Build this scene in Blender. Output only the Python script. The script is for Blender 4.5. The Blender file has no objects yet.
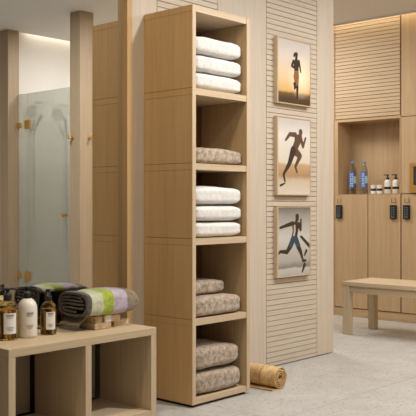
import bpy, bmesh, math, random
from mathutils import Vector, noise
random.seed(7)
SC = bpy.context.scene
COL = SC.collection

# ------------------------------------------------------------------ materials
def lin(c):
    return tuple((v/12.92 if v <= .04045 else ((v+.055)/1.055)**2.4) for v in c)
def rgb(r, g, b): return lin((r/255, g/255, b/255)) + (1.0,)

def new_mat(name):
    m = bpy.data.materials.new(name); m.use_nodes = True
    nt = m.node_tree
    return m, nt, nt.nodes['Principled BSDF']

def plain(name, col, rough=.5, metal=0.0, bump=0.0, bscale=200, emis=None, sheen=0):
    m, nt, b = new_mat(name)
    b.inputs['Base Color'].default_value = col
    b.inputs['Roughness'].default_value = rough
    b.inputs['Metallic'].default_value = metal
    if sheen: b.inputs['Sheen Weight'].default_value = sheen
    tc = nt.nodes.new('ShaderNodeTexCoord')
    n = nt.nodes.new('ShaderNodeTexNoise'); n.inputs['Scale'].default_value = bscale
    nt.links.new(tc.outputs['Object'], n.inputs['Vector'])
    if bump:
        bp = nt.nodes.new('ShaderNodeBump'); bp.inputs['Strength'].default_value = bump
        bp.inputs['Distance'].default_value = .002
        nt.links.new(n.outputs['Fac'], bp.inputs['Height'])
        nt.links.new(bp.outputs['Normal'], b.inputs['Normal'])
    else:
        mr = nt.nodes.new('ShaderNodeMapRange')
        mr.inputs['To Min'].default_value = max(0, rough-.03); mr.inputs['To Max'].default_value = min(1, rough+.03)
        nt.links.new(n.outputs['Fac'], mr.inputs['Value'])
        nt.links.new(mr.outputs['Result'], b.inputs['Roughness'])
    if emis:
        b.inputs['Emission Color'].default_value = emis[0]; b.inputs['Emission Strength'].default_value = emis[1]
    return m

def wood(name, light, dark, axis='Z', rough=.5, contrast=1.0):
    m, nt, b = new_mat(name)
    L = nt.links.new
    tc = nt.nodes.new('ShaderNodeTexCoord')
    mp = nt.nodes.new('ShaderNodeMapping')
    s = {'X': (1.1, 26, 26), 'Y': (26, 1.1, 26), 'Z': (26, 26, 1.1)}[axis]
    mp.inputs['Scale'].default_value = s
    L(tc.outputs['Object'], mp.inputs['Vector'])
    n1 = nt.nodes.new('ShaderNodeTexNoise'); n1.inputs['Scale'].default_value = 1.0
    n1.inputs['Detail'].default_value = 6; n1.inputs['Roughness'].default_value = .62; n1.inputs['Distortion'].default_value = .5
    L(mp.outputs['Vector'], n1.inputs['Vector'])
    mp2 = nt.nodes.new('ShaderNodeMapping')
    mp2.inputs['Scale'].default_value = tuple(v*5.5 if v > 5 else v*3 for v in s)
    L(tc.outputs['Object'], mp2.inputs['Vector'])
    n2 = nt.nodes.new('ShaderNodeTexNoise'); n2.inputs['Scale'].default_value = 1.0; n2.inputs['Detail'].default_value = 3
    L(mp2.outputs['Vector'], n2.inputs['Vector'])
    mx = nt.nodes.new('ShaderNodeMath'); mx.operation = 'MULTIPLY_ADD'
    mx.inputs[1].default_value = .45; L(n2.outputs['Fac'], mx.inputs[0])
    ml = nt.nodes.new('ShaderNodeMath'); ml.operation = 'MULTIPLY'; ml.inputs[1].default_value = .6
    L(n1.outputs['Fac'], ml.inputs[0]); L(ml.outputs[0], mx.inputs[2])
    cr = nt.nodes.new('ShaderNodeValToRGB')
    cr.color_ramp.elements[0].position = .5-.17/contrast; cr.color_ramp.elements[0].color = dark
    cr.color_ramp.elements[1].position = .5+.15/contrast; cr.color_ramp.elements[1].color = light
    L(mx.outputs[0], cr.inputs['Fac']); L(cr.outputs['Color'], b.inputs['Base Color'])
    b.inputs['Roughness'].default_value = rough
    b.inputs['Specular IOR Level'].default_value = .35
    bp = nt.nodes.new('ShaderNodeBump'); bp.inputs['Strength'].default_value = .12; bp.inputs['Distance'].default_value = .001
    L(mx.outputs[0], bp.inputs['Height']); L(bp.outputs['Normal'], b.inputs['Normal'])
    return m

WL, WD = rgb(210, 197, 177), rgb(197, 180, 157)
M = {}
for ax in 'XYZ': M['oak'+ax] = wood('oak_'+ax, WL, WD, ax)
for ax in 'XYZ': M['lock'+ax] = wood('locker_oak_'+ax, rgb(195, 166, 128), rgb(177, 146, 106), ax)
M['slatY'] = wood('locker_slat_oak', rgb(204, 180, 148), rgb(186, 158, 124), 'Y')
M['sideR'] = wood('shaded_inner_oak', rgb(188, 162, 124), rgb(170, 140, 102), 'Z')  # shelf oak darkened: shade on the inner right wall put into the colour
M['sideZ'] = wood('shaded_side_oak', rgb(204, 168, 120), rgb(190, 152, 102), 'Z')  # warm bounce light of the shaded side mixed into the oak colour
M['postZ'] = wood('post_oak', rgb(178, 156, 128), rgb(164, 140, 112), 'Z')
M['innerZ'] = wood('shaded_back_oak', rgb(120, 84, 48), rgb(98, 66, 36), 'Z')  # deep shade inside the compartments painted as darker oak
for ax in 'XYZ': M['shelf'+ax] = wood('shelf_oak_'+ax, rgb(206, 184, 152), rgb(188, 162, 128), ax)
for ax in 'XYZ': M['dim'+ax] = wood('bench_oak_'+ax, rgb(204, 184, 152), rgb(184, 160, 126), ax, contrast=.9)
M['gap'] = plain('dark_gap', rgb(126, 92, 60), .9)
M['black'] = plain('black_plastic', rgb(24, 23, 22), .38)
M['matblack'] = plain('black_plinth', rgb(12, 11, 10), .8)
M['brass'] = plain('brushed_brass', rgb(206, 158, 84), .38, .55)
M['copper'] = plain('copper', rgb(150, 96, 54), .5, .2)
M['steel'] = plain('brushed_steel', rgb(120, 118, 112), .35, .9)
M['ceil'] = plain('ceiling_paint', rgb(226, 224, 221), .9, bump=.05)
M['white'] = plain('white_paint', rgb(228, 222, 214), .9, bump=.05)
M['creamplastic'] = plain('cream_plastic', rgb(228, 220, 206), .35)
M['label'] = plain('paper_label', rgb(232, 228, 220), .7)
M['ink'] = plain('printed_ink', rgb(150, 146, 140), .8)
M['greykey'] = plain('grey_keys', rgb(92, 96, 96), .5)
M['bluecap'] = plain('blue_cap', rgb(98, 132, 186), .4)
M['bluelabel'] = plain('blue_label', rgb(74, 112, 184), .45)
M['cyan'] = plain('pale_blue_label', rgb(160, 208, 222), .45)
M['mirror'] = plain('mirror_silver', (.86, .875, .85, 1), 0.0, 1.0)
M['mirror'].node_tree.nodes['Principled BSDF'].inputs['Roughness'].default_value = 0.0
for l in list(M['mirror'].node_tree.links):
    if l.to_socket.name == 'Roughness': M['mirror'].node_tree.links.remove(l)

def glass(name, col, rough, ior=1.45, alpha_mix=0.0):
    m, nt, b = new_mat(name)
    b.inputs['Base Color'].default_value = col; b.inputs['Roughness'].default_value = rough
    b.inputs['Transmission Weight'].default_value = 1.0; b.inputs['IOR'].default_value = ior
    return m
M['amber'] = glass('amber_glass', rgb(246, 226, 174), .03, 1.3)

M['gold'] = glass('golden_liquid', rgb(246, 220, 156), .04, 1.2)
M['clear'] = glass('clear_plastic', rgb(226, 232, 234), .02, 1.25)
M['smoke'] = glass('smoky_plastic', rgb(120, 116, 110), .1, 1.3)

# greenish satin glass of the shower
def satin():
    m = bpy.data.materials.new('satin_green_glass'); m.use_nodes = True; nt = m.node_tree
    nt.nodes.clear()
    out = nt.nodes.new('ShaderNodeOutputMaterial')
    tr = nt.nodes.new('ShaderNodeBsdfTransparent'); tr.inputs[0].default_value = rgb(228, 229, 224)
    df = nt.nodes.new('ShaderNodeBsdfDiffuse'); df.inputs[0].default_value = rgb(228, 229, 222)
    gl = nt.nodes.new('ShaderNodeBsdfGlossy'); gl.inputs['Roughness'].default_value = .05
    tl = nt.nodes.new('ShaderNodeBsdfTranslucent'); tl.inputs[0].default_value = rgb(228, 229, 222)
    a = nt.nodes.new('ShaderNodeMixShader'); a.inputs[0].default_value = .5
    nt.links.new(df.outputs[0], a.inputs[1]); nt.links.new(tl.outputs[0], a.inputs[2])
    c = nt.nodes.new('ShaderNodeMixShader'); c.inputs[0].default_value = .30
    nt.links.new(tr.outputs[0], c.inputs[1]); nt.links.new(a.outputs[0], c.inputs[2])
    d = nt.nodes.new('ShaderNodeMixShader')
    d.inputs[0].default_value = .05; nt.links.new(c.outputs[0], d.inputs[1]); nt.links.new(gl.outputs[0], d.inputs[2])
    nt.links.new(d.outputs[0], out.inputs[0])
    return m
M['satin'] = satin()

def floor_mat():
    m, nt, b = new_mat('limestone_floor'); L = nt.links.new
    tc = nt.nodes.new('ShaderNodeTexCoord')
    def noi(sc, det=4, dist=0):
        n = nt.nodes.new('ShaderNodeTexNoise'); n.inputs['Scale'].default_value = sc
        n.inputs['Detail'].default_value = det; n.inputs['Distortion'].default_value = dist
        L(tc.outputs['Object'], n.inputs['Vector']); return n
    def ramp(src, p0, c0, p1, c1):
        r = nt.nodes.new('ShaderNodeValToRGB')
        r.color_ramp.elements[0].position = p0; r.color_ramp.elements[0].color = c0
        r.color_ramp.elements[1].position = p1; r.color_ramp.elements[1].color = c1
        L(src, r.inputs['Fac']); return r
    base = ramp(noi(5, 5, .6).outputs['Fac'], .3, rgb(176, 173, 166), .7, rgb(190, 187, 180))
    spk = ramp(noi(48, 3).outputs['Fac'], .34, rgb(190, 178, 166), .43, (1, 1, 1, 1))
    spk2 = ramp(noi(85, 2).outputs['Fac'], .62, (1, 1, 1, 1), .74, rgb(170, 152, 132))
    mx = nt.nodes.new('ShaderNodeMix'); mx.data_type = 'RGBA'; mx.blend_type = 'MULTIPLY'; mx.inputs[0].default_value = .6
    L(base.outputs[0], mx.inputs[6]); L(spk.outputs[0], mx.inputs[7])
    mx2 = nt.nodes.new('ShaderNodeMix'); mx2.data_type = 'RGBA'; mx2.blend_type = 'MULTIPLY'; mx2.inputs[0].default_value = .35
    L(mx.outputs[2], mx2.inputs[6]); L(spk2.outputs[0], mx2.inputs[7])
    br = nt.nodes.new('ShaderNodeTexBrick')
    br.offset = 0; br.inputs['Scale'].default_value = 1
    br.inputs['Brick Width'].default_value = 1.2; br.inputs['Row Height'].default_value = 1.2
    br.inputs['Mortar Size'].default_value = .0022; br.inputs['Mortar Smooth'].default_value = .3
    br.inputs['Color1'].default_value = (1, 1, 1, 1); br.inputs['Color2'].default_value = (1, 1, 1, 1)
    br.inputs['Mortar'].default_value = rgb(190, 180, 168)
    mp = nt.nodes.new('ShaderNodeMapping'); mp.inputs['Location'].default_value = (-.58, .38, 0)
    L(tc.outputs['Object'], mp.inputs['Vector']); L(mp.outputs[0], br.inputs['Vector'])
    mx3 = nt.nodes.new('ShaderNodeMix'); mx3.data_type = 'RGBA'; mx3.blend_type = 'MULTIPLY'; mx3.inputs[0].default_value = 1
    L(mx2.outputs[2], mx3.inputs[6]); L(br.outputs['Color'], mx3.inputs[7])
    L(mx3.outputs[2], b.inputs['Base Color'])
    b.inputs['Roughness'].default_value = .42
    return m
M['floor'] = floor_mat()

def terry(name, c0, c1, scale=60, lo=.35, hi=.65):
    m, nt, b = new_mat(name); L = nt.links.new
    tc = nt.nodes.new('ShaderNodeTexCoord')
    n = nt.nodes.new('ShaderNodeTexNoise'); n.inputs['Scale'].default_value = scale
    n.inputs['Detail'].default_value = 5; n.inputs['Roughness'].default_value = .7
    L(tc.outputs['Object'], n.inputs['Vector'])
    r = nt.nodes.new('ShaderNodeValToRGB')
    r.color_ramp.elements[0].position = lo; r.color_ramp.elements[0].color = c0
    r.color_ramp.elements[1].position = hi; r.color_ramp.elements[1].color = c1
    L(n.outputs['Fac'], r.inputs['Fac']); L(r.outputs[0], b.inputs['Base Color'])
    b.inputs['Roughness'].default_value = .95; b.inputs['Sheen Weight'].default_value = .35
    b.inputs['Specular IOR Level'].default_value = .1
    n2 = nt.nodes.new('ShaderNodeTexNoise'); n2.inputs['Scale'].default_value = 330; n2.inputs['Detail'].default_value = 3
    L(tc.outputs['Object'], n2.inputs['Vector'])
    bp = nt.nodes.new('ShaderNodeBump'); bp.inputs['Strength'].default_value = .7; bp.inputs['Distance'].default_value = .004
    L(n2.outputs['Fac'], bp.inputs['Height']); L(bp.outputs['Normal'], b.inputs['Normal'])
    return m
M['towelwhite'] = terry('white_terry', rgb(216, 210, 200), rgb(234, 230, 223), 40)
M['towelbrown'] = terry('taupe_terry', rgb(140, 118, 96), rgb(196, 178, 156), 46, .37, .63)
M['towelpale'] = terry('pale_taupe_terry', rgb(188, 170, 152), rgb(222, 210, 196), 55)
M['charcoal'] = terry('charcoal_terry', rgb(66, 60, 52), rgb(104, 96, 84), 50)
M['sage'] = terry('sage_terry', rgb(176, 178, 146), rgb(206, 206, 178), 50)
M['lime'] = terry('lime_terry', rgb(142, 158, 40), rgb(178, 190, 78), 50)
M['lilac'] = terry('lilac_terry', rgb(168, 152, 166), rgb(200, 186, 196), 50)
M['taupe'] = terry('olive_taupe_terry', rgb(118, 104, 82), rgb(152, 136, 112), 50)
M['straw'] = wood('straw_reed', rgb(222, 190, 138), rgb(176, 134, 80), 'X', contrast=1.2)
M['soap'] = terry('kraft_soap', rgb(186, 150, 108), rgb(224, 196, 158), 30)
M['soap2'] = terry('tan_soap', rgb(204, 170, 126), rgb(232, 208, 172), 30)

# ------------------------------------------------------------------ mesh helpers
ORG = {}
class MB:
    def __init__(s): s.bm = bmesh.new()
    def box(s, x0, x1, y0, y1, z0, z1):
        v = [s.bm.verts.new((x, y, z)) for x in (x0, x1) for y in (y0, y1) for z in (z0, z1)]
        for f in ((0, 1, 3, 2), (4, 6, 7, 5), (0, 4, 5, 1), (2, 3, 7, 6), (0, 2, 6, 4), (1, 5, 7, 3)):
            s.bm.faces.new([v[i] for i in f])
        return s
    def lathe(s, c, prof, n=28, axis='Z', cap=True):
        # prof: (radius, height)
        rings = []
        for r, h in prof:
            ring = []
            for i in range(n):
                a = 2*math.pi*i/n
                p = (r*math.cos(a), r*math.sin(a), h)
                if axis == 'X': p = (h, r*math.cos(a), r*math.sin(a))
                if axis == 'Y': p = (r*math.sin(a), h, r*math.cos(a))
                ring.append(s.bm.verts.new((c[0]+p[0], c[1]+p[1], c[2]+p[2])))
            rings.append(ring)
        for a, b in zip(rings, rings[1:]):
            for i in range(n): s.bm.faces.new([a[i], a[(i+1) % n], b[(i+1) % n], b[i]])
        if cap:
            s.bm.faces.new(rings[0][::-1]); s.bm.faces.new(rings[-1])
        return s
    def tube(s, pts, r, n=10):
        pts = [Vector(p) for p in pts]; rings = []
        for i, p in enumerate(pts):
            d = (pts[min(i+1, len(pts)-1)] - pts[max(i-1, 0)]).normalized()
            u = d.orthogonal().normalized() if i == 0 else (u - d*u.dot(d)).normalized()
            w = d.cross(u)
            rr = r[i] if isinstance(r, (list, tuple)) else r
            rings.append([s.bm.verts.new(p + (u*math.cos(2*math.pi*k/n) + w*math.sin(2*math.pi*k/n))*rr) for k in range(n)])
        for a, b in zip(rings, rings[1:]):
            for i in range(n): s.bm.faces.new([a[i], a[(i+1) % n], b[(i+1) % n], b[i]])
        s.bm.faces.new(rings[0][::-1]); s.bm.faces.new(rings[-1])
        return s
    def poly(s, pts):
        s.bm.faces.new([s.bm.verts.new(p) for p in pts]); return s
    def build(s, name, mat, parent=None, smooth=False, bevel=0, seg=2, kind=None, label=None, fix=True):
        if fix: bmesh.ops.recalc_face_normals(s.bm, faces=s.bm.faces)
        if parent is not None:
            o0 = ORG[parent.name]
        else:
            xs = [v.co for v in s.bm.verts]
            o0 = Vector(((min(v.x for v in xs)+max(v.x for v in xs))/2, (min(v.y for v in xs)+max(v.y for v in xs))/2, min(v.z for v in xs)))
        for v in s.bm.verts: v.co -= o0
        me = bpy.data.meshes.new(name); s.bm.to_mesh(me); s.bm.free()
        o = bpy.data.objects.new(name, me); COL.objects.link(o)
        me.materials.append(M[mat] if isinstance(mat, str) else mat)
        if smooth:
            for p in me.polygons: p.use_smooth = True
        if parent is not None: o.parent = parent
        else: o.location = o0
        ORG[o.name] = o0
        if bevel:
            b = o.modifiers.new('bevel', 'BEVEL'); b.width = bevel; b.segments = seg; b.limit_method = 'ANGLE'
        if kind: o['kind'] = kind
        if label: o['label'] = label
        return o

def empty(name, loc, label, cat, group=None):
    o = bpy.data.objects.new(name, None); COL.objects.link(o); o.location = loc
    o.empty_display_size = .05
    o['label'] = label; o['category'] = cat
    if group: o['group'] = group
    ORG[o.name] = Vector(loc)
    return o
def tag(o, label, cat, group=None):
    o['label'] = label; o['category'] = cat
    if group: o['group'] = group
    return o
def copy_tree(src, loc, label, parent=None):
    c = src.copy(); COL.objects.link(c)
    if parent is None:
        c.location = loc
        if label: c['label'] = label
    else: c.parent = parent
    for ch in src.children: copy_tree(ch, None, None, c)
    return c

YW, YM, XL, ZC = 3.435, 3.472, 6.941, 2.85

# ------------------------------------------------------------------ setting
MB().box(-1.6, 7.2, -2.6, 6.1, -.1, 0).build('floor', 'floor', kind='structure')
cb = MB()
cb.box(-1.5, 6.84, -.16, 6.0, ZC, ZC+.03)
cb.box(-1.5, 4.9, -2.5, -.16, ZC, ZC+.03)
cb.box(-1.6, 7.3, -2.6, 6.1, 3.06, 3.1)
cb.box(6.815, 6.84, 1.03, 6.0, 2.834, ZC)
cb.build('ceiling', 'ceil', kind='structure')
# wall carrying the mirror, the shelving and the pictures; end face at X 5.178
wb = MB()
wb.box(-1.5, 3.13, 3.487, 3.62, 0, ZC)
wb.box(3.14, 5.17, 3.446, 3.62, 0.004, ZC)
w = wb.build('wall_back', 'gap', kind='structure')
cl = MB()
for x0, x1 in ((3.1605, 3.355), (3.887, 4.374), (4.967, 5.178)):
    cl.box(x0, x1, YW, 3.446, .006, ZC)
cl.box(5.168, 5.178, 3.44, 3.62, .006, ZC)
MB().box(3.1235, 3.160, YW-.003, 3.49, .006, ZC).build('trim_4', 'sideZ', kind='structure', bevel=.001)  # strip beside the shelving, its shade painted with the warm side oak
cl.build('wall_panels', 'oakZ', kind='structure', bevel=.0012)
def slats_y(name, x0, x1):
    m = MB(); z = .006
    k = 0
    while z < ZC-.002:
        z1 = min(.030 + .0351*k - .0018, ZC)
        m.box(x0, x1, YW, 3.4465, z, z1); z = z1 + .0036; k += 1
    return m.build(name, 'oakX', kind='structure', bevel=.0007, seg=1)
slats_y('trim_1', 3.359, 3.883)
slats_y('trim_2', 4.379, 4.962)
# other walls, seen only sideways or in the mirror
MB().box(-1.6, -1.5, -2.6, 6.1, 0, 3.06).build('wall_left', 'white', kind='structure')
MB().box(-1.5, 4.9, -2.6, -2.5, 0, 3.06).build('wall_front', 'white', kind='structure')
ws = MB(); ws.box(4.95, 6.25, -.36, -.26, 0, 3.06); ws.box(4.9, 4.95, -2.6, -.26, 0, 3.06)
ws.build('wall_shower', 'white', kind='structure')
MB().box(6.15, 6.25, -.26, .96, 0, 3.06).build('wall_shower_side', 'white', kind='structure')
MB().box(4.947, 7.19, .96, 1.03, 0, 2.205).build('wall_partition', 'lockZ', kind='structure')
MB().box(-1.6, 7.2, 6.0, 6.1, 0, 3.06).build('wall_corridor', 'white', kind='structure')
wl = MB(); wl.box(7.2, 7.3, 1.0, 6.1, 0, 3.06)
wl.build('wall_right', 'gap', kind='structure')
# panelling of the right wall
pn = MB()
pn.box(XL, 7.2, 4.592, 6.0, 0.0, 3.04)
pn.box(XL, 7.2, 1.06, 3.02, 0.0, 3.04)
pn.box(XL, 7.2, 3.026, 3.855, 1.914, 3.04)
pn.box(XL, 7.2, 3.026, 3.855, 1.197, 1.908)
pn.box(XL, 7.2, 3.026, 3.436, .088, 1.190)
pn.build('wall_right_panels', 'lockZ', kind='structure', bevel=.001)
m = MB(); z = 1.934
while z < 3.0:
    m.box(XL, XL+.010, 3.870, 4.584, z, z+.0308); z += .0351
m.build('trim_3', 'slatY', kind='structure', bevel=.001, seg=1)
MB().box(XL+.009, 7.2, 3.862, 4.588, 1.93, 3.04).build('trim_3_backing', 'gap', kind='structure')
MB().box(XL+.006, 7.2, 3.02, 4.592, 0, .080).build('baseboard_right', 'lockY', kind='structure', bevel=.001)

# mirror
mr = empty('wall_mirror', (2.0, YM, .02), 'large frameless wall mirror behind the low bench', 'mirror')
MB().box(.9, 3.1232, YM, YM+.006, .02, ZC-.002).build('mirror_glass', 'mirror', mr)
MB().box(.9, 3.1232, YM+.006, YM+.012, .02, ZC-.002).build('backing', 'matblack', mr)

# ------------------------------------------------------------------ tall shelving
X0, X1, Y0, Y1, H = 3.253, 3.740, 3.059, 3.432, 2.174
sh = empty('tall_shelving', (3.4965, 3.245, 0), 'tall narrow oak open shelving tower holding folded towels', 'shelving')
T = .0275
levels = [(.016, .046), (.441, .475), (.877, .912), (1.286, 1.320), (1.691, 1.726)]
zs = [.016, .458, .8945, 1.303, 1.7085, H]
for s, xa, xb in ((0, X0, X0+T), (1, X1-T, X1)):
    mm = MB()
    for i in range(5):
        # each module: side board between two thin seam lines
        a = zs[i] + (.018 if i else 0); b = zs[i+1] - .018 if i < 4 else H-.034
        mm.box(xa, xb, Y0, Y1, a + (.0012 if i else 0), b-.0012)
        mm.box(xa, xb, Y0, Y1, b, zs[i+1]+(.0168 if i < 4 else 0))
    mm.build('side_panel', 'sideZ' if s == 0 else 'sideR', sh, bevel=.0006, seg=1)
    MB().box(xa, xb, Y0-.0022, Y0-.0002, .0165, H).build('lit_edge_facing', 'shelfZ', sh)  # added facing; gives the front edge its paler lit tone
    MB().box(xa+.0015, xb-.0015, Y0+.0015, Y1-.001, .02, H-.002).build('side_core', 'gap', sh)
for a, b in levels:
    MB().box(X0+T, X1-T, Y0+.0006, Y1-.02, a, b).build('shelf', 'shelfX', sh)
MB().box(X0+T, X1-T, Y0+.0006, Y1-.02, H-.034, H).build('top_panel', 'shelfX', sh)
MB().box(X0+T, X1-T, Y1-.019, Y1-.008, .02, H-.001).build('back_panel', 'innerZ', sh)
for fx in (X0+.035, X1-.035):
    for fy in (Y0+.03, Y1-.04):
        MB().lathe((fx, fy, 0), [(.016, 0), (.018, .003), (.018, .0165)], 16).build('foot', 'black', sh)
MB().box(X0+.012, X1-.012, Y0+.035, Y1-.01, .002, .0155).build('plinth', 'matblack', sh)

# ------------------------------------------------------------------ towels
def superell(cx, cy, z0, wx, wy, hz, ex=.24, ez=.47, nu=72, nv=36, seed=0, amp=.005, fold=True, flat=.0, sag=0.0):
    """A folded towel: rounded slab with creases, flattened below."""
    bm = bmesh.new()
    def sp(v, e): return math.copysign(abs(v)**e, v)
    grid = []
    for j in range(nv+1):
        t = -math.pi/2 + math.pi*j/nv
        row = []
        for i in range(nu):
            a = 2*math.pi*i/nu
            x = wx/2*sp(math.cos(t), ez*(1.45 if math.cos(a) > 0 else .9))*sp(math.cos(a), ex)
            y = wy/2*sp(math.cos(t), ez*.9)*sp(math.sin(a), ex)
            z = hz/2*sp(math.sin(t), ez)
            q = Vector((x*9+seed*3.1, y*9, z*22+seed))
            d = noise.noise(q)*amp + noise.noise(q*3.2)*amp*.45
            n = Vector((x/(wx/2)**2, y/(wy/2)**2, z/(hz/2)**2)).normalized()
            # crease between the folded layers running round the sides
            if fold:
                zz = z/(hz/2) + .12*noise.noise(Vector((x*5+seed, y*5, seed)))
                d -= .0055*math.exp(-((zz)/.10)**2) * (1 if abs(math.sin(t)) < .8 else 0) * (0.25 + .75*max(0, -math.cos(a)))
            up = sag*math.exp(-((x/(wx*.5)+.2)/.6)**2) if z > 0 else 0
            P = Vector((x, y, z)) + n*d + Vector((0, 0, up))
            P.z = max(P.z, -hz/2 + .0005)
            row.append(bm.verts.new((cx+P.x, cy+P.y, z0+hz/2+P.z)))
        grid.append(row)
    for j in range(nv):
        for i in range(nu):
            f = [grid[j][i], grid[j][(i+1) % nu], grid[j+1][(i+1) % nu], grid[j+1][i]]
            bm.faces.new(f)
    bmesh.ops.remove_doubles(bm, verts=bm.verts, dist=1e-5)
    return bm

def towel(cx, cy, z0, wx, wy, hz, mat, label, group, seed, **kw):
    mb = MB(); mb.bm.free(); mb.bm = superell(cx, cy, z0, wx, wy, hz, seed=seed, **kw)
    o = mb.build('folded_towel', mat, smooth=True)
    tag(o, label, 'towel', group)
    # small rolled fold end visible at the left
    f = MB()
    c = Vector((cx-wx/2+.012, cy-wy/2+.030, z0+hz*.50))
    pts = []
    for k in range(30):
        a = k*.42; r = .004+.0008*k*hz/.1
        pts.append((c.x-.002+.00002*k, c.y + r*.8*math.cos(a), c.z + r*math.sin(a)*1.1))
    return o
WG, BG = 'white bath towels folded on the shelving', 'taupe bath towels folded on the shelving'
cx, cy, wx, wy = 3.495, 3.232, .416, .325
for k, (z, hz, pos, dx) in enumerate(((1.727, .0965, 'bottom', 0), (1.8255, .0955, 'middle', -.001), (1.9255, .0975, 'top', -.003))):
    towel(cx+dx, cy, z, wx, wy, hz, 'towelwhite', f'{pos} white folded towel of the stack in the uppermost compartment', WG, k+1, sag=.004 if k == 2 else 0)
for k, (z, hz, pos, dx) in enumerate(((.913, .0885, 'bottom', 0), (1.0025, .090, 'middle', 0), (1.0955, .098, 'top', -.002))):
    towel(cx+dx, cy, z, wx, wy, hz, 'towelwhite', f'{pos} white folded towel of the stack in the middle compartment', WG, k+5, sag=.006 if k == 2 else 0)
towel(cx+.004, cy, 1.321, wx+.005, wy, .088, 'towelbrown', 'single taupe speckled towel alone in the second compartment from the top', BG, 11, sag=.006, ez=.42, ex=.28)
towel(cx, cy, .476, wx, wy, .109, 'towelbrown', 'thick taupe towel lying under another in the fourth compartment', BG, 12, ez=.42, ex=.28)
towel(cx-.03, cy+.03, .590, .33, .24, .078, 'towelbrown', 'smaller taupe towel folded on top in the fourth compartment', BG, 13, ez=.45)
towel(cx, cy, .047, wx, wy, .127, 'towelbrown', 'lower taupe towel in the lowest compartment near the floor', BG, 14, ez=.45, ex=.30)
towel(cx, cy+.005, .178, wx, wy-.01, .126, 'towelbrown', 'upper taupe towel in the lowest compartment near the floor', BG, 15, ez=.5, ex=.32, sag=.008)

# ------------------------------------------------------------------ low open bench (left)
bX0, bX1, bY0, bY1, bZ = 2.086, 2.978, 3.052, 3.452, .468
bn = empty('open_bench', (2.52, 3.25, 0), 'low oak box bench with open compartments standing against the mirror', 'bench')
MB().box(bX0, bX1, bY0, bY1, bZ-.037, bZ).build('top_panel', 'dimX', bn, bevel=.0015)
for xa, xb, nm in ((bX0, bX0+.036, 'side_panel'), (2.514, 2.550, 'divider'), (bX1-.036, bX1, 'side_panel')):
    MB().box(xa, xb, bY0, bY1, .002 if nm == 'side_panel' else .048, bZ-.0375).build(nm, 'dimZ', bn, bevel=.001)
for xa, xb in ((bX0+.036, 2.532), (2.532, bX1-.036)):
    MB().box(xa+.0003, xb-.0003, bY0+.001, bY1, .012, .0475).build('bottom_panel', 'dimX', bn)

# bottles on the bench
def shampoo(x, y, r, body, liquid, head, label, ht=.19):
    z = bZ
    t = empty('soap_dispenser' if head == 'pump' else 'spray_bottle', (x, y, z), label, 'bottle')
    prof = [(r*.88, 0), (r*.97, .004), (r, .012), (r, ht*.72), (r*.96, ht*.80), (r*.82, ht*.885), (r*.58, ht*.95), (r*.38, ht*.985), (r*.33, ht)]
    MB().lathe((x, y, z+.0003), prof, 40).build('body', body, t, smooth=True)
    if liquid:
        MB().lathe((x, y, z), [(r*.84, .006), (r*.93, .012), (r*.93, ht*.70), (r*.9, ht*.765), (.002, ht*.77)], 32).build('liquid', liquid, t, smooth=True)
    # curved label wrapped on the side facing the room
    a0 = math.atan2(-.55, -.835)
    lm = MB(); n = 14; span = .62
    ring = []
    for i in range(n+1):
        a = a0 + (i/n-.5)*2*span + .66
        ring.append((x+math.cos(a)*(r+.0008), y+math.sin(a)*(r+.0008)))
    for i in range(n):
        lm.poly([(ring[i][0], ring[i][1], z+ht*.17), (ring[i+1][0], ring[i+1][1], z+ht*.17), (ring[i+1][0], ring[i+1][1], z+ht*.68), (ring[i][0], ring[i][1], z+ht*.68)])
    if body != 'creamplastic':
        bmesh.ops.remove_doubles(lm.bm, verts=lm.bm.verts, dist=1e-6)
        lb = lm.build('paper_label', 'label', t, smooth=True)
    else: lm.bm.free(); lb = t
    for zz, h, f0, f1 in ((.60, .010, .2, .8), (.555, .004, .28, .72), (.32, .003, .2, .8), (.285, .003, .24, .76), (.25, .003, .3, .7)):
        ink = MB()
        for i in range(int(f0*20), int(f1*20)):
            aa = a0 + .66 + (i/20-.5)*2*span; ab = a0 + .66 + ((i+.78)/20-.5)*2*span
            rr = r+.0014
            ink.poly([(x+math.cos(aa)*rr, y+math.sin(aa)*rr, z+ht*zz), (x+math.cos(ab)*rr, y+math.sin(ab)*rr, z+ht*zz),
                      (x+math.cos(ab)*rr, y+math.sin(ab)*rr, z+ht*zz+h), (x+math.cos(aa)*rr, y+math.sin(aa)*rr, z+ht*zz+h)])
        ink.build('printed_line', 'ink', lb)
    if head == 'pump':
        p = MB().lathe((x, y, z+ht-.004), [(.018, 0), (.019, .003), (.019, .026), (.016, .030), (.009, .033), (.008, .048)], 24).build('pump_collar', 'black', t, smooth=True)
        p.data.polygons.foreach_set('use_smooth', [True]*len(p.data.polygons))
        hd = MB(); hz = z+ht+.047
        hd.lathe((x, y, hz-.004), [(.014, 0), (.0155, .003), (.0155, .008), (.013, .011)], 20)
        d = Vector((.80, -.60, 0))
        hd.tube([(x, y, hz+.002), (x+d.x*.02, y+d.y*.02, hz+.003), (x+d.x*.036, y+d.y*.036, hz+.001), (x+d.x*.042, y+d.y*.042, hz-.005)], [.006, .0055, .0045, .004])
        hd.build('pump_head', 'black', t, smooth=True)
    else:
        MB().lathe((x, y, z+ht-.003), [(.0165, 0), (.0175, .003), (.0175, .022), (.0155, .025)], 24).build('collar', 'black', t, smooth=True)
        hd = MB().lathe((x, y, z+ht+.022), [(.0135, 0), (.0135, .026), (.0120, .031), (.0095, .032)], 20)
        hd.tube([(x, y, z+ht+.043), (x+.013, y-.010, z+ht+.043)], .003)
        hd.build('spray_nozzle', 'smoke', t, smooth=True)
    return t
shampoo(2.243, 3.290, .049, 'amber', 'gold', 'pump', 'amber glass pump bottle with white paper label, leftmost on the low bench', .187)
shampoo(2.349, 3.283, .0465, 'creamplastic', None, 'pump', 'cream white pump bottle with black pump on the low bench', .187)
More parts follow.
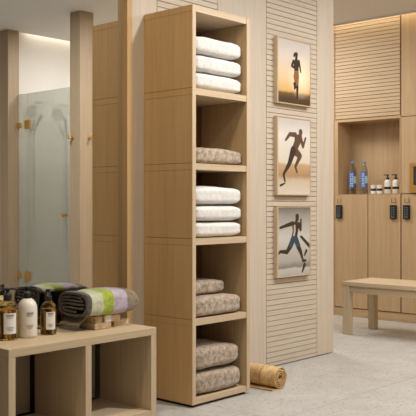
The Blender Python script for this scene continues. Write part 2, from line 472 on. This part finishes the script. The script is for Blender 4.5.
shampoo(2.466, 3.275, .0385, 'amber', 'gold', 'spray', 'smaller amber spray bottle with white label beside the striped towel', .165)

# soap bars
def soap(x0, x1, y0, y1, z0, z1, mat, label, band=None):
    o = MB().box(x0, x1, y0, y1, z0, z1).build('soap_bar', mat, bevel=.003, seg=2)
    tag(o, label, 'soap', 'handmade soap bars under the striped towel')
    if band:
        MB().box(band[0], band[1], y0-.0012, y1+.0012, z0+.0004, z1+.0008).build('paper_band', 'label', o, label='white paper band', bevel=.001)
    return o
soap(2.700, 2.808, 3.205, 3.33, .4685, .500, 'soap', 'lower left kraft coloured soap block on the bench top')
soap(2.848, 2.952, 3.232, 3.32, .4685, .500, 'soap2', 'lower right pale tan soap block on the bench top')
soap(2.705, 2.750, 3.208, 3.325, .501, .534, 'soap', 'upper left brown soap block just beneath the striped towel')
soap(2.762, 2.868, 3.205, 3.31, .501, .534, 'soap2', 'upper right soap block wrapped in a white paper band', band=(2.770, 2.806))

# striped towel: folded pile with a spiral of layers at its left end
st = empty('striped_towel', (2.79, 3.28, .535), 'folded towel with charcoal, sage, lime, lilac and taupe stripes on soap bars', 'towel')
tx0, tx1, ty0, ty1, tz0, tz1 = 2.622, 2.965, 3.165, 3.395, .5355, .662
def section(u, n=56):
    """rounded cross-section in YZ at fraction u along the towel"""
    taper = 1.0 if u < .88 else .2+.8*math.sqrt(max(.0, 1-((u-.88)/.12)**2.4))
    wy = (ty1-ty0)/2*(.985+.015*math.cos(u*9)); hz = (tz1-tz0)/2*(1-.05*math.sin(u*7+1))*taper
    out = []
    for i in range(n):
        a = 2*math.pi*i/n
        y = math.copysign(abs(math.cos(a))**.5, math.cos(a))*wy
        z = math.copysign(abs(math.sin(a))**.62, math.sin(a))*hz
        y += .003*noise.noise(Vector((u*6, a*2, 1)));  z += .004*noise.noise(Vector((u*7, a*2.3, 5)))
        out.append(((ty0+ty1)/2+y, (tz0+tz1)/2+z - (1-taper)*.004))
    return out
bands = [(0, .075, 'charcoal', 'charcoal_band'), (.075, .30, 'sage', 'sage_band'), (.30, .50, 'lime', 'lime_band'), (.50, .76, 'lilac', 'lilac_band'), (.76, 1.0, 'taupe', 'taupe_band')]
for a, b, mt, nm in bands:
    mb = MB(); k = max(3, int((b-a)*40)); rows = []
    for i in range(k+1):
        u = a+(b-a)*i/k
        rows.append([mb.bm.verts.new((tx0+(tx1-tx0)*u, max(y, 3.1), max(z, .5352))) for y, z in section(u)])
    for r0, r1 in zip(rows, rows[1:]):
        n = len(r0)
        for i in range(n): mb.bm.faces.new([r0[i], r0[(i+1) % n], r1[(i+1) % n], r1[i]])
    if nm == 'taupe_band': mb.bm.faces.new(rows[-1])
    if nm == 'charcoal_band': pass
    mb.build(nm, mt, st, smooth=True, label=nm.split('_')[0]+' stripe of the towel')
# layered folds of the left end: flat loops of cloth nested in each other
cyy, czz = (ty0+ty1)/2, (tz0+tz1)/2
def loop_strip(pts, th, x0, x1):
    mb = MB(); pv = []
    P = [Vector((0, p[0], p[1])) for p in pts]
    for i, p in enumerate(P):
        d = (P[min(i+1, len(P)-1)]-P[max(i-1, 0)]).normalized()
        nrm = Vector((0, -d.z, d.y))
        pv.append((p+nrm*th/2, p-nrm*th/2))
    for i in range(len(pv)-1):
        (a, b), (c, d) = pv[i], pv[i+1]
        xo = x0 + .002*math.sin(i*.7)
        q = [mb.bm.verts.new((xx, v.y, v.z)) for xx in (xo, x1) for v in (a, b, d, c)]
        for f in ((0, 1, 2, 3), (7, 6, 5, 4), (0, 3, 7, 4), (1, 5, 6, 2)): mb.bm.faces.new([q[j] for j in f])
    return mb
def ell(rx, rz, a0, a1, cz, cyo=0, n=26):
    return [(cyy+cyo+math.copysign(abs(math.cos(t))**.6, math.cos(t))*rx, cz+math.copysign(abs(math.sin(t))**.75, math.sin(t))*rz) for t in [a0+(a1-a0)*i/n for i in range(n+1)]]
R_ = math.radians
strips = []
hw = (ty1-ty0)/2-.008; hh = (tz1-tz0)/2-.008
strips.append((ell(hw, hh, R_(-250), R_(110), czz), .013))
strips.append((ell(hw-.018, hh-.018, R_(-100), R_(100)+.6, czz), .010))
strips.append(([(cyy-hw*.78, czz+.020), (cyy-hw*.3, czz+.018), (cyy+hw*.4, czz+.020), (cyy+hw*.8, czz+.014)], .010))
strips.append(([(cyy-hw*.86, czz+.003), (cyy-hw*.3, czz+.001), (cyy+hw*.4, czz+.003), (cyy+hw*.8, czz-.002)], .010))
strips.append(([(cyy-hw*.82, czz-.016), (cyy-hw*.3, czz-.018), (cyy+hw*.4, czz-.016), (cyy+hw*.8, czz-.02)], .010))
for pts, th in strips:
    loop_strip(pts, th, tx0-.006, tx0+.05).build('folded_layer', 'charcoal', st, bevel=.002, label='dark charcoal fold at the towel end')
# loose lower corner drooping to the bench behind the soap
drape = MB()
n = 12
for j in range(n):
    y0_, y1_ = 3.235+.15*j/n, 3.235+.15*(j+1)/n
    def zf(t, y): return .5355 - .050*t**1.4 + .003*math.sin(y*70)
    for i in range(8):
        t0, t1 = i/8, (i+1)/8
        xa, xb = 2.69-.075*t0, 2.69-.075*t1
        drape.poly([(xa, y0_, zf(t0, y0_)), (xa, y1_, zf(t0, y1_)), (xb, y1_, zf(t1, y1_)), (xb, y0_, zf(t1, y0_))])
bmesh.ops.remove_doubles(drape.bm, verts=drape.bm.verts, dist=1e-5)
dr = drape.build('drooping_corner', 'taupe', st, smooth=True)
so = dr.modifiers.new('solid', 'SOLIDIFY'); so.thickness = .009; so.offset = 1

# ------------------------------------------------------------------ pictures
def grad_mat(name, z0, z1, stops, glow=None, xs=None):
    m, nt, b = new_mat(name); L = nt.links.new
    tc = nt.nodes.new('ShaderNodeTexCoord'); sp = nt.nodes.new('ShaderNodeSeparateXYZ'); L(tc.outputs['Object'], sp.inputs[0])
    mrn = nt.nodes.new('ShaderNodeMapRange'); mrn.inputs['From Min'].default_value = z0; mrn.inputs['From Max'].default_value = z1
    n = nt.nodes.new('ShaderNodeTexNoise'); n.inputs['Scale'].default_value = 14; n.inputs['Detail'].default_value = 4; L(tc.outputs['Object'], n.inputs['Vector'])
    ad = nt.nodes.new('ShaderNodeMath'); ad.operation = 'MULTIPLY_ADD'; ad.inputs[1].default_value = .03
    L(n.outputs['Fac'], ad.inputs[0]); L(sp.outputs['Z'], ad.inputs[2])
    L(ad.outputs[0], mrn.inputs['Value'])
    r = nt.nodes.new('ShaderNodeValToRGB'); els = r.color_ramp.elements
    while len(els) < len(stops): els.new(.5)
    for e, (p, c) in zip(els, stops): e.position = p; e.color = c
    L(mrn.outputs[0], r.inputs['Fac']); out = r.outputs[0]
    if glow:
        (gx, gz, rad, col) = glow
        mp = nt.nodes.new('ShaderNodeMapping'); mp.inputs['Location'].default_value = (-gx/rad, 0, -gz/rad*1.0); mp.inputs['Scale'].default_value = (1/rad, 0, 1/rad)
        L(tc.outputs['Object'], mp.inputs['Vector'])
        g = nt.nodes.new('ShaderNodeTexGradient'); g.gradient_type = 'SPHERICAL'; L(mp.outputs[0], g.inputs['Vector'])
        mx = nt.nodes.new('ShaderNodeMix'); mx.data_type = 'RGBA'; mx.inputs[7].default_value = col
        L(g.outputs['Fac'], mx.inputs[0]); L(out, mx.inputs[6]); out = mx.outputs[2]
    L(out, b.inputs['Base Color']); b.inputs['Roughness'].default_value = .3
    return m
PX0, PX1 = 4.457, 4.843
def picture(zb, zt, mat, label):
    root = empty('framed_picture', ((PX0+PX1)/2, YW, zb), label, 'picture')
    f = MB(); t = .007; d0, d1 = YW-.034, YW-.0005
    f.box(PX0-.004, PX0+t, d0, d1, zb, zt); f.box(PX1-t, PX1, d0, d1, zb, zt)
    f.box(PX0+t, PX1-t, d0, d1, zb, zb+t); f.box(PX0+t, PX1-t, d0, d1, zt-t, zt)
    f.build('frame', 'shelfZ', root, bevel=.0008)
    pr = MB().box(PX0+t, PX1-t, d0+.004, d0+.010, zb+t, zt-t).build('print', mat, root)
    return root, pr
class Fig:
    def __init__(s, pr, zb, zt, x0, x1, ytl, ytr, ybl, ybr):
        s.pr, s.zb, s.zt, s.c = pr, zb, zt, (x0, x1, ytl, ytr, ybl, ybr); s.k = 0
    def m(s, x, y):
        x0, x1, a, b, c, d = s.c
        u = (x-x0)/(x1-x0); yt = a+(b-a)*u; yb = c+(d-c)*u; v = (y-yt)/(yb-yt)
        return PX0+.007+(PX1-PX0-.014)*u, s.zt-.007-(s.zt-s.zb-.014)*v
    def shape(s, items, mat, name):
        mb = MB()
        for it in items:
            s.k += 1; Y = YW-.034+.0038-s.k*.00006
            if it[0] == 'P': mb.poly([(s.m(*p)[0], Y, s.m(*p)[1]) for p in it[1]]); continue
            _, pts, rad = it
            sx = (PX1-PX0)/(s.c[1]-s.c[0])
            P = [Vector(s.m(*p)) for p in pts]
            for (p, q, r0, r1) in zip(P, P[1:], rad, rad[1:]):
                s.k += 1; Y = YW-.034+.0038-s.k*.00006
                d = (q-p); d = d.normalized() if d.length else Vector((1, 0)); base = math.atan2(d.y, d.x)
                ring = [(p.x+r0*sx*math.cos(base+math.pi/2+math.pi*i/8), p.y+r0*sx*math.sin(base+math.pi/2+math.pi*i/8)) for i in range(9)]
                ring += [(q.x+r1*sx*math.cos(base-math.pi/2+math.pi*i/8), q.y+r1*sx*math.sin(base-math.pi/2+math.pi*i/8)) for i in range(9)]
                mb.poly([(a, Y, b) for a, b in ring])
        return mb.build(name, mat, s.pr, fix=False)
    # faces are flat, both sides render
M['sun'] = grad_mat('sunset_print', 0, .45, [(0, rgb(66, 52, 38)), (.13, rgb(84, 66, 46)), (.20, rgb(120, 88, 54)), (.24, rgb(226, 180, 112)), (.45, rgb(236, 206, 160)), (.75, rgb(226, 212, 196)), (1, rgb(206, 198, 190))], glow=(.075, .2, .16, rgb(255, 244, 205)))
M['haze'] = grad_mat('hazy_print', 0, .53, [(0, rgb(222, 212, 196)), (.22, rgb(206, 186, 158)), (.28, rgb(178, 140, 100)), (.42, rgb(196, 164, 124)), (.46, rgb(224, 210, 188)), (.8, rgb(230, 222, 210)), (1, rgb(206, 198, 186))])
M['grey'] = grad_mat('grey_print', 0, .48, [(0, rgb(170, 165, 154)), (.14, rgb(196, 192, 182)), (.17, rgb(132, 126, 116)), (.25, rgb(176, 170, 158)), (.6, rgb(204, 200, 188)), (.9, rgb(160, 154, 142)), (1, rgb(126, 120, 108))])
M['sil'] = plain('dark_brown_figure', rgb(50, 34, 26), .5)
M['silorange'] = plain('sunlit_figure', rgb(150, 96, 54), .5)
M['silbrown'] = plain('brown_figure', rgb(96, 70, 50), .5)
M['sildark'] = plain('black_brown_figure', rgb(58, 44, 36), .5)
M['shorts'] = plain('blue_shorts', rgb(52, 70, 88), .5)
M['paleskin'] = plain('sunlit_skin', rgb(196, 170, 146), .5)

_, pr = picture(1.783, 2.231, 'sun', 'top framed picture of a woman jogging before a golden sunset')
F = Fig(pr, 1.783, 2.231, 40, 212, 32, 68, 378, 394)
F.shape([('P', [(126, 208), (149, 206), (151, 245), (147, 300), (133, 302), (121, 240)])], 'silorange', 'sunlit_leggings')
F.shape([('C', [(137, 122), (137, 134)], [8, 6]), ('C', [(128, 120), (124, 130)], [5, 4]), ('C', [(137, 134), (136, 150)], [5, 7]),
         ('P', [(120, 152), (150, 152), (155, 168), (149, 190), (148, 208), (126, 210), (123, 182)]),
         ('C', [(121, 158), (112, 182), (122, 190)], [5, 4.5, 4]), ('C', [(150, 158), (156, 190), (160, 214)], [5, 4, 3])], 'sil', 'runner_body')
F.shape([('C', [(130, 296), (126, 278)], [5, 5]), ('C', [(129, 278), (127, 304)], [5, 3.5]), ('C', [(142, 295), (141, 335), (141, 352)], [6, 4, 4])], 'sil', 'runner_legs')
_, pr = picture(1.160, 1.695, 'haze', 'middle framed picture of a sprinting man on pale sand')
F = Fig(pr, 1.160, 1.695, 37, 186, 30, 42, 395, 388)
F.shape([('C', [(141, 98), (140, 108)], [8.5, 7]), ('C', [(138, 112), (132, 120)], [5, 6]),
         ('P', [(114, 108), (134, 112), (146, 122), (140, 150), (122, 190), (98, 188), (104, 165), (112, 140)]),
         ('C', [(116, 112), (90, 110), (72, 138)], [7, 5.5, 3.5]), ('C', [(141, 126), (152, 166)], [7, 5]), ('C', [(152, 166), (164, 126)], [5, 3.5]),
         ('C', [(112, 185), (138, 210)], [13, 8]), ('C', [(138, 210), (116, 262)], [8, 4.5]), ('C', [(116, 262), (124, 288)], [4.5, 3])], 'silbrown', 'runner_body')
F.shape([('C', [(106, 186), (88, 250)], [12, 7.5]), ('C', [(88, 250), (62, 300)], [7.5, 4]), ('C', [(62, 300), (68, 332)], [4, 3]),
         ('C', [(68, 342), (48, 354)], [1.5, 3])], 'sildark', 'runner_leg')
_, pr = picture(.600, 1.082, 'grey', 'bottom framed picture of a bare-chested runner in blue shorts')
F = Fig(pr, .600, 1.082, 40, 200, 33, 33, 378, 366)
F.shape([('P', [(146, 178), (156, 172), (198, 216), (198, 238), (186, 226)])], 'sildark', 'dark_beam')
F.shape([('C', [(181, 250), (172, 272)], [5, 3])], 'sildark', 'dark_beam')
F.shape([('C', [(172, 320), (160, 355)], [6, 3])], 'sildark', 'dark_reflection')
F.shape([('C', [(134, 78), (134, 92)], [8.5, 7]), ('C', [(133, 94), (129, 104)], [5, 6]),
         ('P', [(108, 108), (128, 104), (144, 112), (140, 140), (134, 180), (106, 182), (112, 150)]),
         ('C', [(112, 112), (82, 122), (50, 134)], [6.5, 5, 3.5]), ('C', [(141, 116), (151, 144)], [6.5, 5]), ('C', [(151, 144), (153, 94)], [5, 3.5]),
         ('C', [(98, 228), (84, 254)], [9, 6.5]), ('C', [(84, 254), (50, 252), (44, 262)], [6.5, 4, 3]),
         ('C', [(138, 224), (152, 256)], [9, 6.5]), ('C', [(152, 256), (163, 296)], [6, 3.5]), ('C', [(163, 300), (178, 298)], [4, 3])], 'sildark', 'runner_body')
F.shape([('P', [(116, 122), (124, 118), (126, 150), (120, 178), (112, 178), (116, 150)])], 'paleskin', 'sunlit_chest')
F.shape([('P', [(106, 176), (134, 176), (142, 200), (150, 222), (132, 234), (120, 206), (106, 238), (88, 226), (98, 200)])], 'shorts', 'blue_shorts')

# ------------------------------------------------------------------ lockers, niche, keypads
DZ0, DZ1 = .088, 1.190
def text(body, size, loc, mat, parent, name):
    c = bpy.data.curves.new(name, 'FONT'); c.body = body; c.size = size; c.extrude = .0012; c.align_x = 'CENTER'; c.align_y = 'CENTER'
    tmp = bpy.data.objects.new('tmp', c); COL.objects.link(tmp)
    me = bpy.data.meshes.new_from_object(tmp.evaluated_get(bpy.context.evaluated_depsgraph_get()))
    bpy.data.objects.remove(tmp); me.materials.clear(); me.materials.append(M[mat])
    o = bpy.data.objects.new(name, me); COL.objects.link(o)
    o.parent = parent; o.location = Vector(loc)-ORG[parent.name]
    o.rotation_euler = (math.pi/2, 0, -math.pi/2)
    ORG[o.name] = ORG[parent.name]
    return o
def locker(ya, yb, num, kp, label):
    # ya > yb ; door from ya (left in view) to yb
    t = empty('locker', (XL+.13, (ya+yb)/2, .082), label, 'locker')
    car = MB(); c0 = XL+.02
    car.box(c0, 7.195, yb, yb+.016, .082, 1.192); car.box(c0, 7.195, ya-.016, ya, .082, 1.192)
    car.box(c0, 7.195, yb+.016, ya-.016, .082, .098); car.box(c0, 7.195, yb+.016, ya-.016, 1.176, 1.192); car.box(7.18, 7.195, yb+.016, ya-.016, .098, 1.176)
    car.build('carcass', 'gap', t)
    d = MB().box(XL, XL+.018, yb+.0022, ya-.0022, DZ0, DZ1).build('door', 'lockZ', t, bevel=.001)
    k = MB().box(XL-.022, XL-.0003, kp-.034, kp+.034, .958, 1.090).build('keypad_lock', 'black', d, bevel=.006, seg=3)
    kk = MB()
    for r in range(6):
        for c in range(2):
            y = kp+.012-.024*c; z = 1.066-.0165*r
            kk.box(XL-.0245, XL-.0215, y-.008, y+.008, z-.005, z+.005)
    kk.box(XL-.0245, XL-.0215, kp-.020, kp+.020, .968, .976)
    kk.build('keypad_keys', 'greykey', d)
    text(num, .062, (XL-.0014, kp, 1.128), 'copper', d, 'locker_number')
locker(4.588, 4.215, 'L1', 4.531, 'left oak locker door numbered L1 with black keypad at its left edge')
locker(4.211, 3.864, 'L2', 3.932, 'middle oak locker door numbered L2 below the toiletries')
locker(3.855, 3.44, 'L3', 3.794, 'right oak locker door numbered L3 beneath the brass sign')
ni = empty('wall_niche', (7.06, 4.225, 1.193), 'open oak niche above the lockers holding water and toiletries', 'niche')
MB().box(XL, 7.185, 4.552, 4.588, 1.196, 1.927).build('side_panel', 'lockZ', ni, bevel=.001)
MB().box(XL, 7.185, 3.862, 3.872, 1.196, 1.927).build('side_panel', 'lockZ', ni)
MB().box(XL, 7.185, 3.872, 4.552, 1.902, 1.927).build('top_panel', 'lockY', ni, bevel=.001)
MB().box(XL, 7.185, 3.862, 4.588, 1.1925, 1.196).build('bottom_panel', 'lockY', ni)
MB().box(7.185, 7.198, 3.862, 4.588, 1.193, 1.927).build('back_panel', 'lockZ', ni)
NZ = 1.1963
# water bottles
def water(x, y, label):
    t = empty('water_bottle', (x, y, NZ), label, 'bottle', 'clear water bottles in the niche')
    r = .037
    MB().lathe((x, y, NZ), [(r*.85, 0), (r, .006), (r, .05), (r*.93, .056), (r, .062), (r, .20), (r*.97, .225), (r*.72, .262), (r*.42, .285), (r*.40, .298)], 32).build('body', 'clear', t, smooth=True)
    MB().lathe((x, y, NZ+.296), [(.0165, 0), (.0175, .002), (.0175, .020), (.0155, .024), (.004, .025)], 24).build('cap', 'bluecap', t, smooth=True)
    lm = MB(); n = 16; a0 = math.pi+.46
    def seg(mb, f0, f1, z0, z1, rr, n=12):
        for i in range(n):
            a, b = a0+f0+(f1-f0)*i/n, a0+f0+(f1-f0)*(i+1)/n
            mb.poly([(x+math.cos(a)*rr, y+math.sin(a)*rr, NZ+z0), (x+math.cos(b)*rr, y+math.sin(b)*rr, NZ+z0), (x+math.cos(b)*rr, y+math.sin(b)*rr, NZ+z1), (x+math.cos(a)*rr, y+math.sin(a)*rr, NZ+z1)])
        bmesh.ops.remove_doubles(mb.bm, verts=mb.bm.verts, dist=1e-6)
    seg(lm, -1.15, .75, .06, .218, r+.0008); lb = lm.build('label', 'bluelabel', t, smooth=True)
    l2 = MB(); seg(l2, .35, 1.35, .105, .175, r+.0012); l2.build('pale_label', 'cyan', t, smooth=True)
    tx = MB()
    # vertical white lettering, too small in the photo to read: short glyph strokes
    zz = .074
    for g in range(6):
        seg(tx, -.42, -.30, zz, zz+.016, r+.0016, 2); seg(tx, .02, .14, zz, zz+.016, r+.0016, 2)
        if g % 2: seg(tx, -.42, .14, zz+.006, zz+.010, r+.0016, 4)
        else: seg(tx, -.42, .14, zz+.012, zz+.016, r+.0016, 4)
        zz += .0225
    tx.build('lettering', 'label', lb)
water(7.03, 4.440, 'left clear water bottle with blue cap and blue label in the niche')
water(7.03, 4.310, 'right clear water bottle with blue cap standing beside the white jars')
def jar(x, y, label):
    t = empty('cosmetic_jar', (x, y, NZ), label, 'jar', 'small white jars in the niche')
    r = .026
    MB().lathe((x, y, NZ), [(r*.92, 0), (r, .004), (r, .062), (r*.95, .064)], 24).build('body', 'label', t, smooth=False)
    MB().lathe((x, y, NZ+.030), [(r+.0008, 0), (r+.0008, .022)], 24).build('band', 'black', t, smooth=True)
    MB().lathe((x, y, NZ+.0645), [(r+.001, 0), (r+.001, .018), (r-.002, .021)], 24).build('lid', 'creamplastic', t)
jar(7.03, 4.205, 'left small white jar with black band, beside the water bottles')
jar(7.03, 4.137, 'right small white jar with black band, beside the lotion bottles')
def lotion(x, y, label):
    t = empty('lotion_bottle', (x, y, NZ), label, 'bottle', 'cream lotion pump bottles in the niche')
    r = .031
    MB().lathe((x, y, NZ), [(r*.92, 0), (r, .005), (r, .108), (r*.92, .122), (r*.6, .132), (r*.42, .136)], 28).build('body', 'creamplastic', t, smooth=True)
    MB().lathe((x, y, NZ+.044), [(r+.0008, 0), (r+.0008, .022)], 28, cap=False).build('band', 'black', t, smooth=True)
    h = MB().lathe((x, y, NZ+.134), [(.0145, 0), (.0155, .002), (.0155, .020), (.007, .024), (.006, .040), (.013, .041), (.013, .050)], 20)
    h.tube([(x, y, NZ+.180), (x-.012, y+.028, NZ+.180), (x-.013, y+.034, NZ+.176)], [.0055, .0045, .004])
    h.build('pump', 'black', t, smooth=True)
lotion(7.03, 4.050, 'left cream lotion bottle with black pump and black band in the niche')
lotion(7.03, 3.962, 'right cream lotion bottle with black pump nearest the niche edge')
# brass sign
sg = empty('wall_sign', (XL, 3.60, 1.203), 'brass framed dark plate mounted above the L3 locker, cut by the frame', 'sign')
b = MB(); b.box(XL-.020, XL-.0003, 3.722, 3.757, 1.203, 1.478); b.box(XL-.020, XL-.0003, 3.45, 3.485, 1.203, 1.478)
b.box(XL-.020, XL-.0003, 3.485, 3.722, 1.203, 1.270); b.box(XL-.020, XL-.0003, 3.485, 3.722, 1.443, 1.478)
b.build('frame', 'brass', sg, bevel=.001)
MB().box(XL-.012, XL-.0003, 3.485, 3.722, 1.270, 1.443).build('plate', 'steel', sg)

# ------------------------------------------------------------------ right bench
rb = empty('wooden_bench', (6.2, 3.0, 0), 'solid oak bench with four square legs in front of the lockers', 'bench')
RX0, RX1, RY0, RY1, RZ = 5.961, 6.432, 2.15, 3.863, .447
MB().box(RX0-.004, RX1+.004, RY0-.01, RY1+.004, RZ-.034, RZ).build('seat', 'dimY', rb, bevel=.002)
for x in (RX0, RX1-.062):
    for y in (RY0, RY1-.062):
        MB().box(x, x+.062, y, y+.062, 0, RZ-.0345).build('leg', 'dimZ', rb, bevel=.0015)
for x in (RX0+.018, RX1-.040):
    MB().box(x, x+.022, RY0+.0625, RY1-.0625, RZ-.094, RZ-.0345).build('apron', 'dimY', rb, bevel=.001)
MB().box(RX0+.0625, RX1-.0625, RY1-.045, RY1-.02, RZ-.094, RZ-.0345).build('apron', 'dimX', rb, bevel=.001)

# ------------------------------------------------------------------ rolled straw mat
mt = MB(); R0 = .0675; mc = (3.936, R0+.001); th = .0055
pts = []
turns = 5.2; N = 200
for i in range(N+1):
    a = i/N*turns*2*math.pi; r = R0-.003-(i/N)*(R0-.018)
    r += .0018*math.sin(a*3.3)
    pts.append((a, r))
def strip_xz(pl, y0, y1, th):
    mb = MB(); P = [Vector((p[0], p[1])) for p in pl]; q = []
    for i, p in enumerate(P):
        d = (P[min(i+1, len(P)-1)]-P[max(i-1, 0)]).normalized(); n_ = Vector((-d.y, d.x))
        q.append((p+n_*th/2, p-n_*th/2))
    vs = [[mb.bm.verts.new((v.x, yy+.002*math.sin(i*.9), max(v.y, .0006))) for v in ab for yy in (y0, y1)] for i, ab in enumerate(q)]
    for a, b in zip(vs, vs[1:]):
        mb.bm.faces.new([a[0], b[0], b[1], a[1]]); mb.bm.faces.new([a[2], a[3], b[3], b[2]])
        mb.bm.faces.new([a[0], a[2], b[2], b[0]]); mb.bm.faces.new([a[1], b[1], b[3], a[3]])
    mb.bm.faces.new(vs[0]); mb.bm.faces.new(vs[-1])
    return mb
sp = [(mc[0]-.075, .004), (mc[0]-.04, .0036)] + [(mc[0]+r*math.cos(-math.pi/2+a), mc[1]+r*math.sin(-math.pi/2+a)) for a, r in pts]
mo = empty('rolled_straw_mat', (mc[0], 3.2, 0), 'rolled golden straw mat lying on the floor beside the shelving', 'mat')
strip_xz(sp, 2.985, 3.41, th).build('mat_roll', 'straw', mo)
for y in (3.09, 3.22, 3.35):
    bd = MB()
    ring = [(mc[0]+(R0+.0015)*math.cos(t), mc[1]+(R0+.0015)*math.sin(t)) for t in [2*math.pi*i/40 for i in range(41)]]
    for (a, b_), (c_, d_) in zip(ring, ring[1:]):
        bd.poly([(a, y-.002, max(b_, .0005)), (a, y+.002, max(b_, .0005)), (c_, y+.002, max(d_, .0005)), (c_, y-.002, max(d_, .0005))])
    bmesh.ops.remove_doubles(bd.bm, verts=bd.bm.verts, dist=1e-6)
    bd.build('binding_thread', 'copper', mo, smooth=True)

# ------------------------------------------------------------------ posts, hooks and shower (seen in the mirror)
def post(x0, x1, y0, y1, label):
    o = empty('timber_post', ((x0+x1)/2, (y0+y1)/2, 0), label, 'post', 'timber posts seen in the mirror')
    MB().box(x0, x1, y0, y1, 0, ZC-.001).build('shaft', 'postZ', o, bevel=.0015)
    return o
def hook(p, n, post_):
    n = Vector(n); p = Vector(p); up = Vector((0, 0, 1))
    a = MB(); a.tube([p+n*.0005, p+n*.006], .016, 20); t = a.build('coat_hook', 'brass', post_, label='round brass coat hook')
    b = MB(); b.tube([p+n*.004, p+n*.042], .006, 12); b.build('stem', 'brass', t, smooth=True)
    b = MB(); b.tube([p+n*.04, p+n*.052], [.015, .013], 16); b.build('knob', 'brass', t)
    c = MB(); c.tube([p+n*.028-up*.006, p+n*.032+up*.045], [.005, .003], 10); c.build('prong', 'brass', t, smooth=True)
pa = post(4.789, 4.946, .906, 1.05, 'square oak post carrying brass hooks, right of the shower glass')
post(4.822, 4.953, -.261, -.121, 'square oak post at the left hinge side of the shower glass')
hook((4.789, .950, 1.70), (-1, 0, 0), pa)
hook((4.893, 1.050, 1.70), (0, 1, 0), pa)
gx = 4.942
fp = empty('glass_side_panel', (gx, -.04, .01), 'narrow fixed satin glass panel between post and shower door', 'glass panel')
MB().box(gx, gx+.008, -.1205, .034, .01, 2.205).build('pane', 'satin', fp)
for z in (1.893, .381):
    MB().box(gx-.012, gx+.020, -.119, -.075, z-.028, z+.028).build('bracket', 'brass', fp, bevel=.002)
sd = empty('shower_door', (gx, .46, .012), 'satin green glass shower door with brass hinges and knob', 'shower door')
MB().box(gx, gx+.008, .040, .904, .012, 2.205).build('pane', 'satin', sd)
for z in (1.893, .381):
    MB().box(gx-.014, gx+.022, .0395, .082, z-.045, z+.045).build('hinge_plate', 'brass', sd, bevel=.002)
    MB().box(gx-.014, gx+.022, .002, .036, z-.045, z+.045).build('hinge_plate', 'brass', fp, bevel=.002)
kb = MB(); kb.tube([(gx, .657, .995), (gx-.05, .657, .995)], [.012, .017], 18); kb.tube([(gx+.008, .657, .995), (gx+.05, .657, .995)], [.012, .017], 18)
kb.build('knob', 'brass', sd)
def shower(x, hx, s, label):
    y = -.26
    t = empty('shower_set', (x, y, .6), label, 'shower', 'shower sets behind the satin glass')
    MB().tube([(x, y+.05, .62), (x, y+.05, 1.98)], .006, 10).build('riser_rail', 'steel', t, smooth=True)
    for zz in (.75, 1.88): MB().tube([(x, y, zz), (x, y+.05, zz)], .01, 10).build('wall_bracket', 'steel', t, smooth=True)
    MB().tube([(x, y+.06, 1.84), (x+s*.02, y+.07, 1.92), (x+s*.045, y+.09, 1.985), (x+s*.065, y+.10, 2.02)], [.007, .008, .014, .02], 12).build('hand_shower', 'steel', t, smooth=True)
    r = MB(); r.lathe((hx, y+.12, 2.15), [(.07, 0), (.07, .010), (.015, .014)], 28); r.tube([(hx, y, 2.168), (hx, y+.12, 2.168)], .008, 10)
    r.build('rain_head', 'creamplastic', t)
shower(5.20, 5.24, 1, 'left shower rail with rain head seen dimly through the satin glass')
shower(5.625, 5.54, -1, 'right shower rail with tilted hand shower seen dimly through the satin glass')

# ------------------------------------------------------------------ light
def area(name, loc, sx, sy, power, col=(1, .93, .84), rot=(0, 0, 0), spread=None, shape='RECTANGLE'):
    l = bpy.data.lights.new(name, 'AREA'); l.shape = shape; l.size = sx
    if shape == 'RECTANGLE': l.size_y = sy
    l.energy = power; l.color = col
    if spread: l.spread = spread
    o = bpy.data.objects.new(name, l); COL.objects.link(o); o.location = loc; o.rotation_euler = rot
    return o
area('key_downlight', (3.60, 1.74, 2.82), .14, .14, 52, (.96, .975, 1.0), shape='DISK')
area('aisle_downlight', (5.2, 2.1, 2.82), .3, .3, 28, (.96, .98, 1.03), shape='DISK')
area('room_fill_light', (1.6, .2, 2.83), 2.2, 2.2, 15, (.95, .98, 1.03))  # unseen fill added for soft ambient light, not a ceiling panel
area('side_fill_light', (2.1, 2.5, 2.82), .2, .2, 21, (1, .84, .62), shape='DISK')  # warm fill added to brighten the shelving side, no lamp known there
area('locker_cove_light', (6.89, 3.5, 2.93), .05, 4.6, 8, (1, .87, .66))
area('locker_downlight', (5.9, 3.3, 2.82), .25, .25, 5, (.96, .98, 1.02), shape='DISK')
area('shower_cove_light', (5.56, -.21, 2.93), .9, .04, 1.3, (1, .92, .80))
area('shower_downlight', (5.5, .72, 2.82), .3, .3, 18, (1, 1, 1), shape='DISK')
area('corridor_light', (5.9, 5.0, 2.83), .8, .8, 40, (1, .96, .9))
W = bpy.data.worlds.new('world'); SC.world = W; W.use_nodes = True
W.node_tree.nodes['Background'].inputs[0].default_value = (1, .96, .9, 1); W.node_tree.nodes['Background'].inputs[1].default_value = .08

# ------------------------------------------------------------------ camera
cam = bpy.data.cameras.new('camera'); co = bpy.data.objects.new('camera', cam); COL.objects.link(co); SC.camera = co
cam.sensor_width = 36; cam.lens = 830.57/416*36
cam.shift_y = -4.12/416; cam.clip_start = .05
co.location = (0, 0, 1.1); co.rotation_euler = (math.pi/2, 0, .7356-math.pi/2)
SC.view_settings.view_transform = 'Standard'; SC.view_settings.look = 'None'; SC.view_settings.exposure = .05
SC.cycles.use_denoising = True
SC.cycles.max_bounces = 10; SC.cycles.diffuse_bounces = 5; SC.cycles.glossy_bounces = 6; SC.cycles.transmission_bounces = 8
SC.cycles.transparent_max_bounces = 12; SC.cycles.caustics_reflective = False
SC.cycles.sample_clamp_indirect = 4
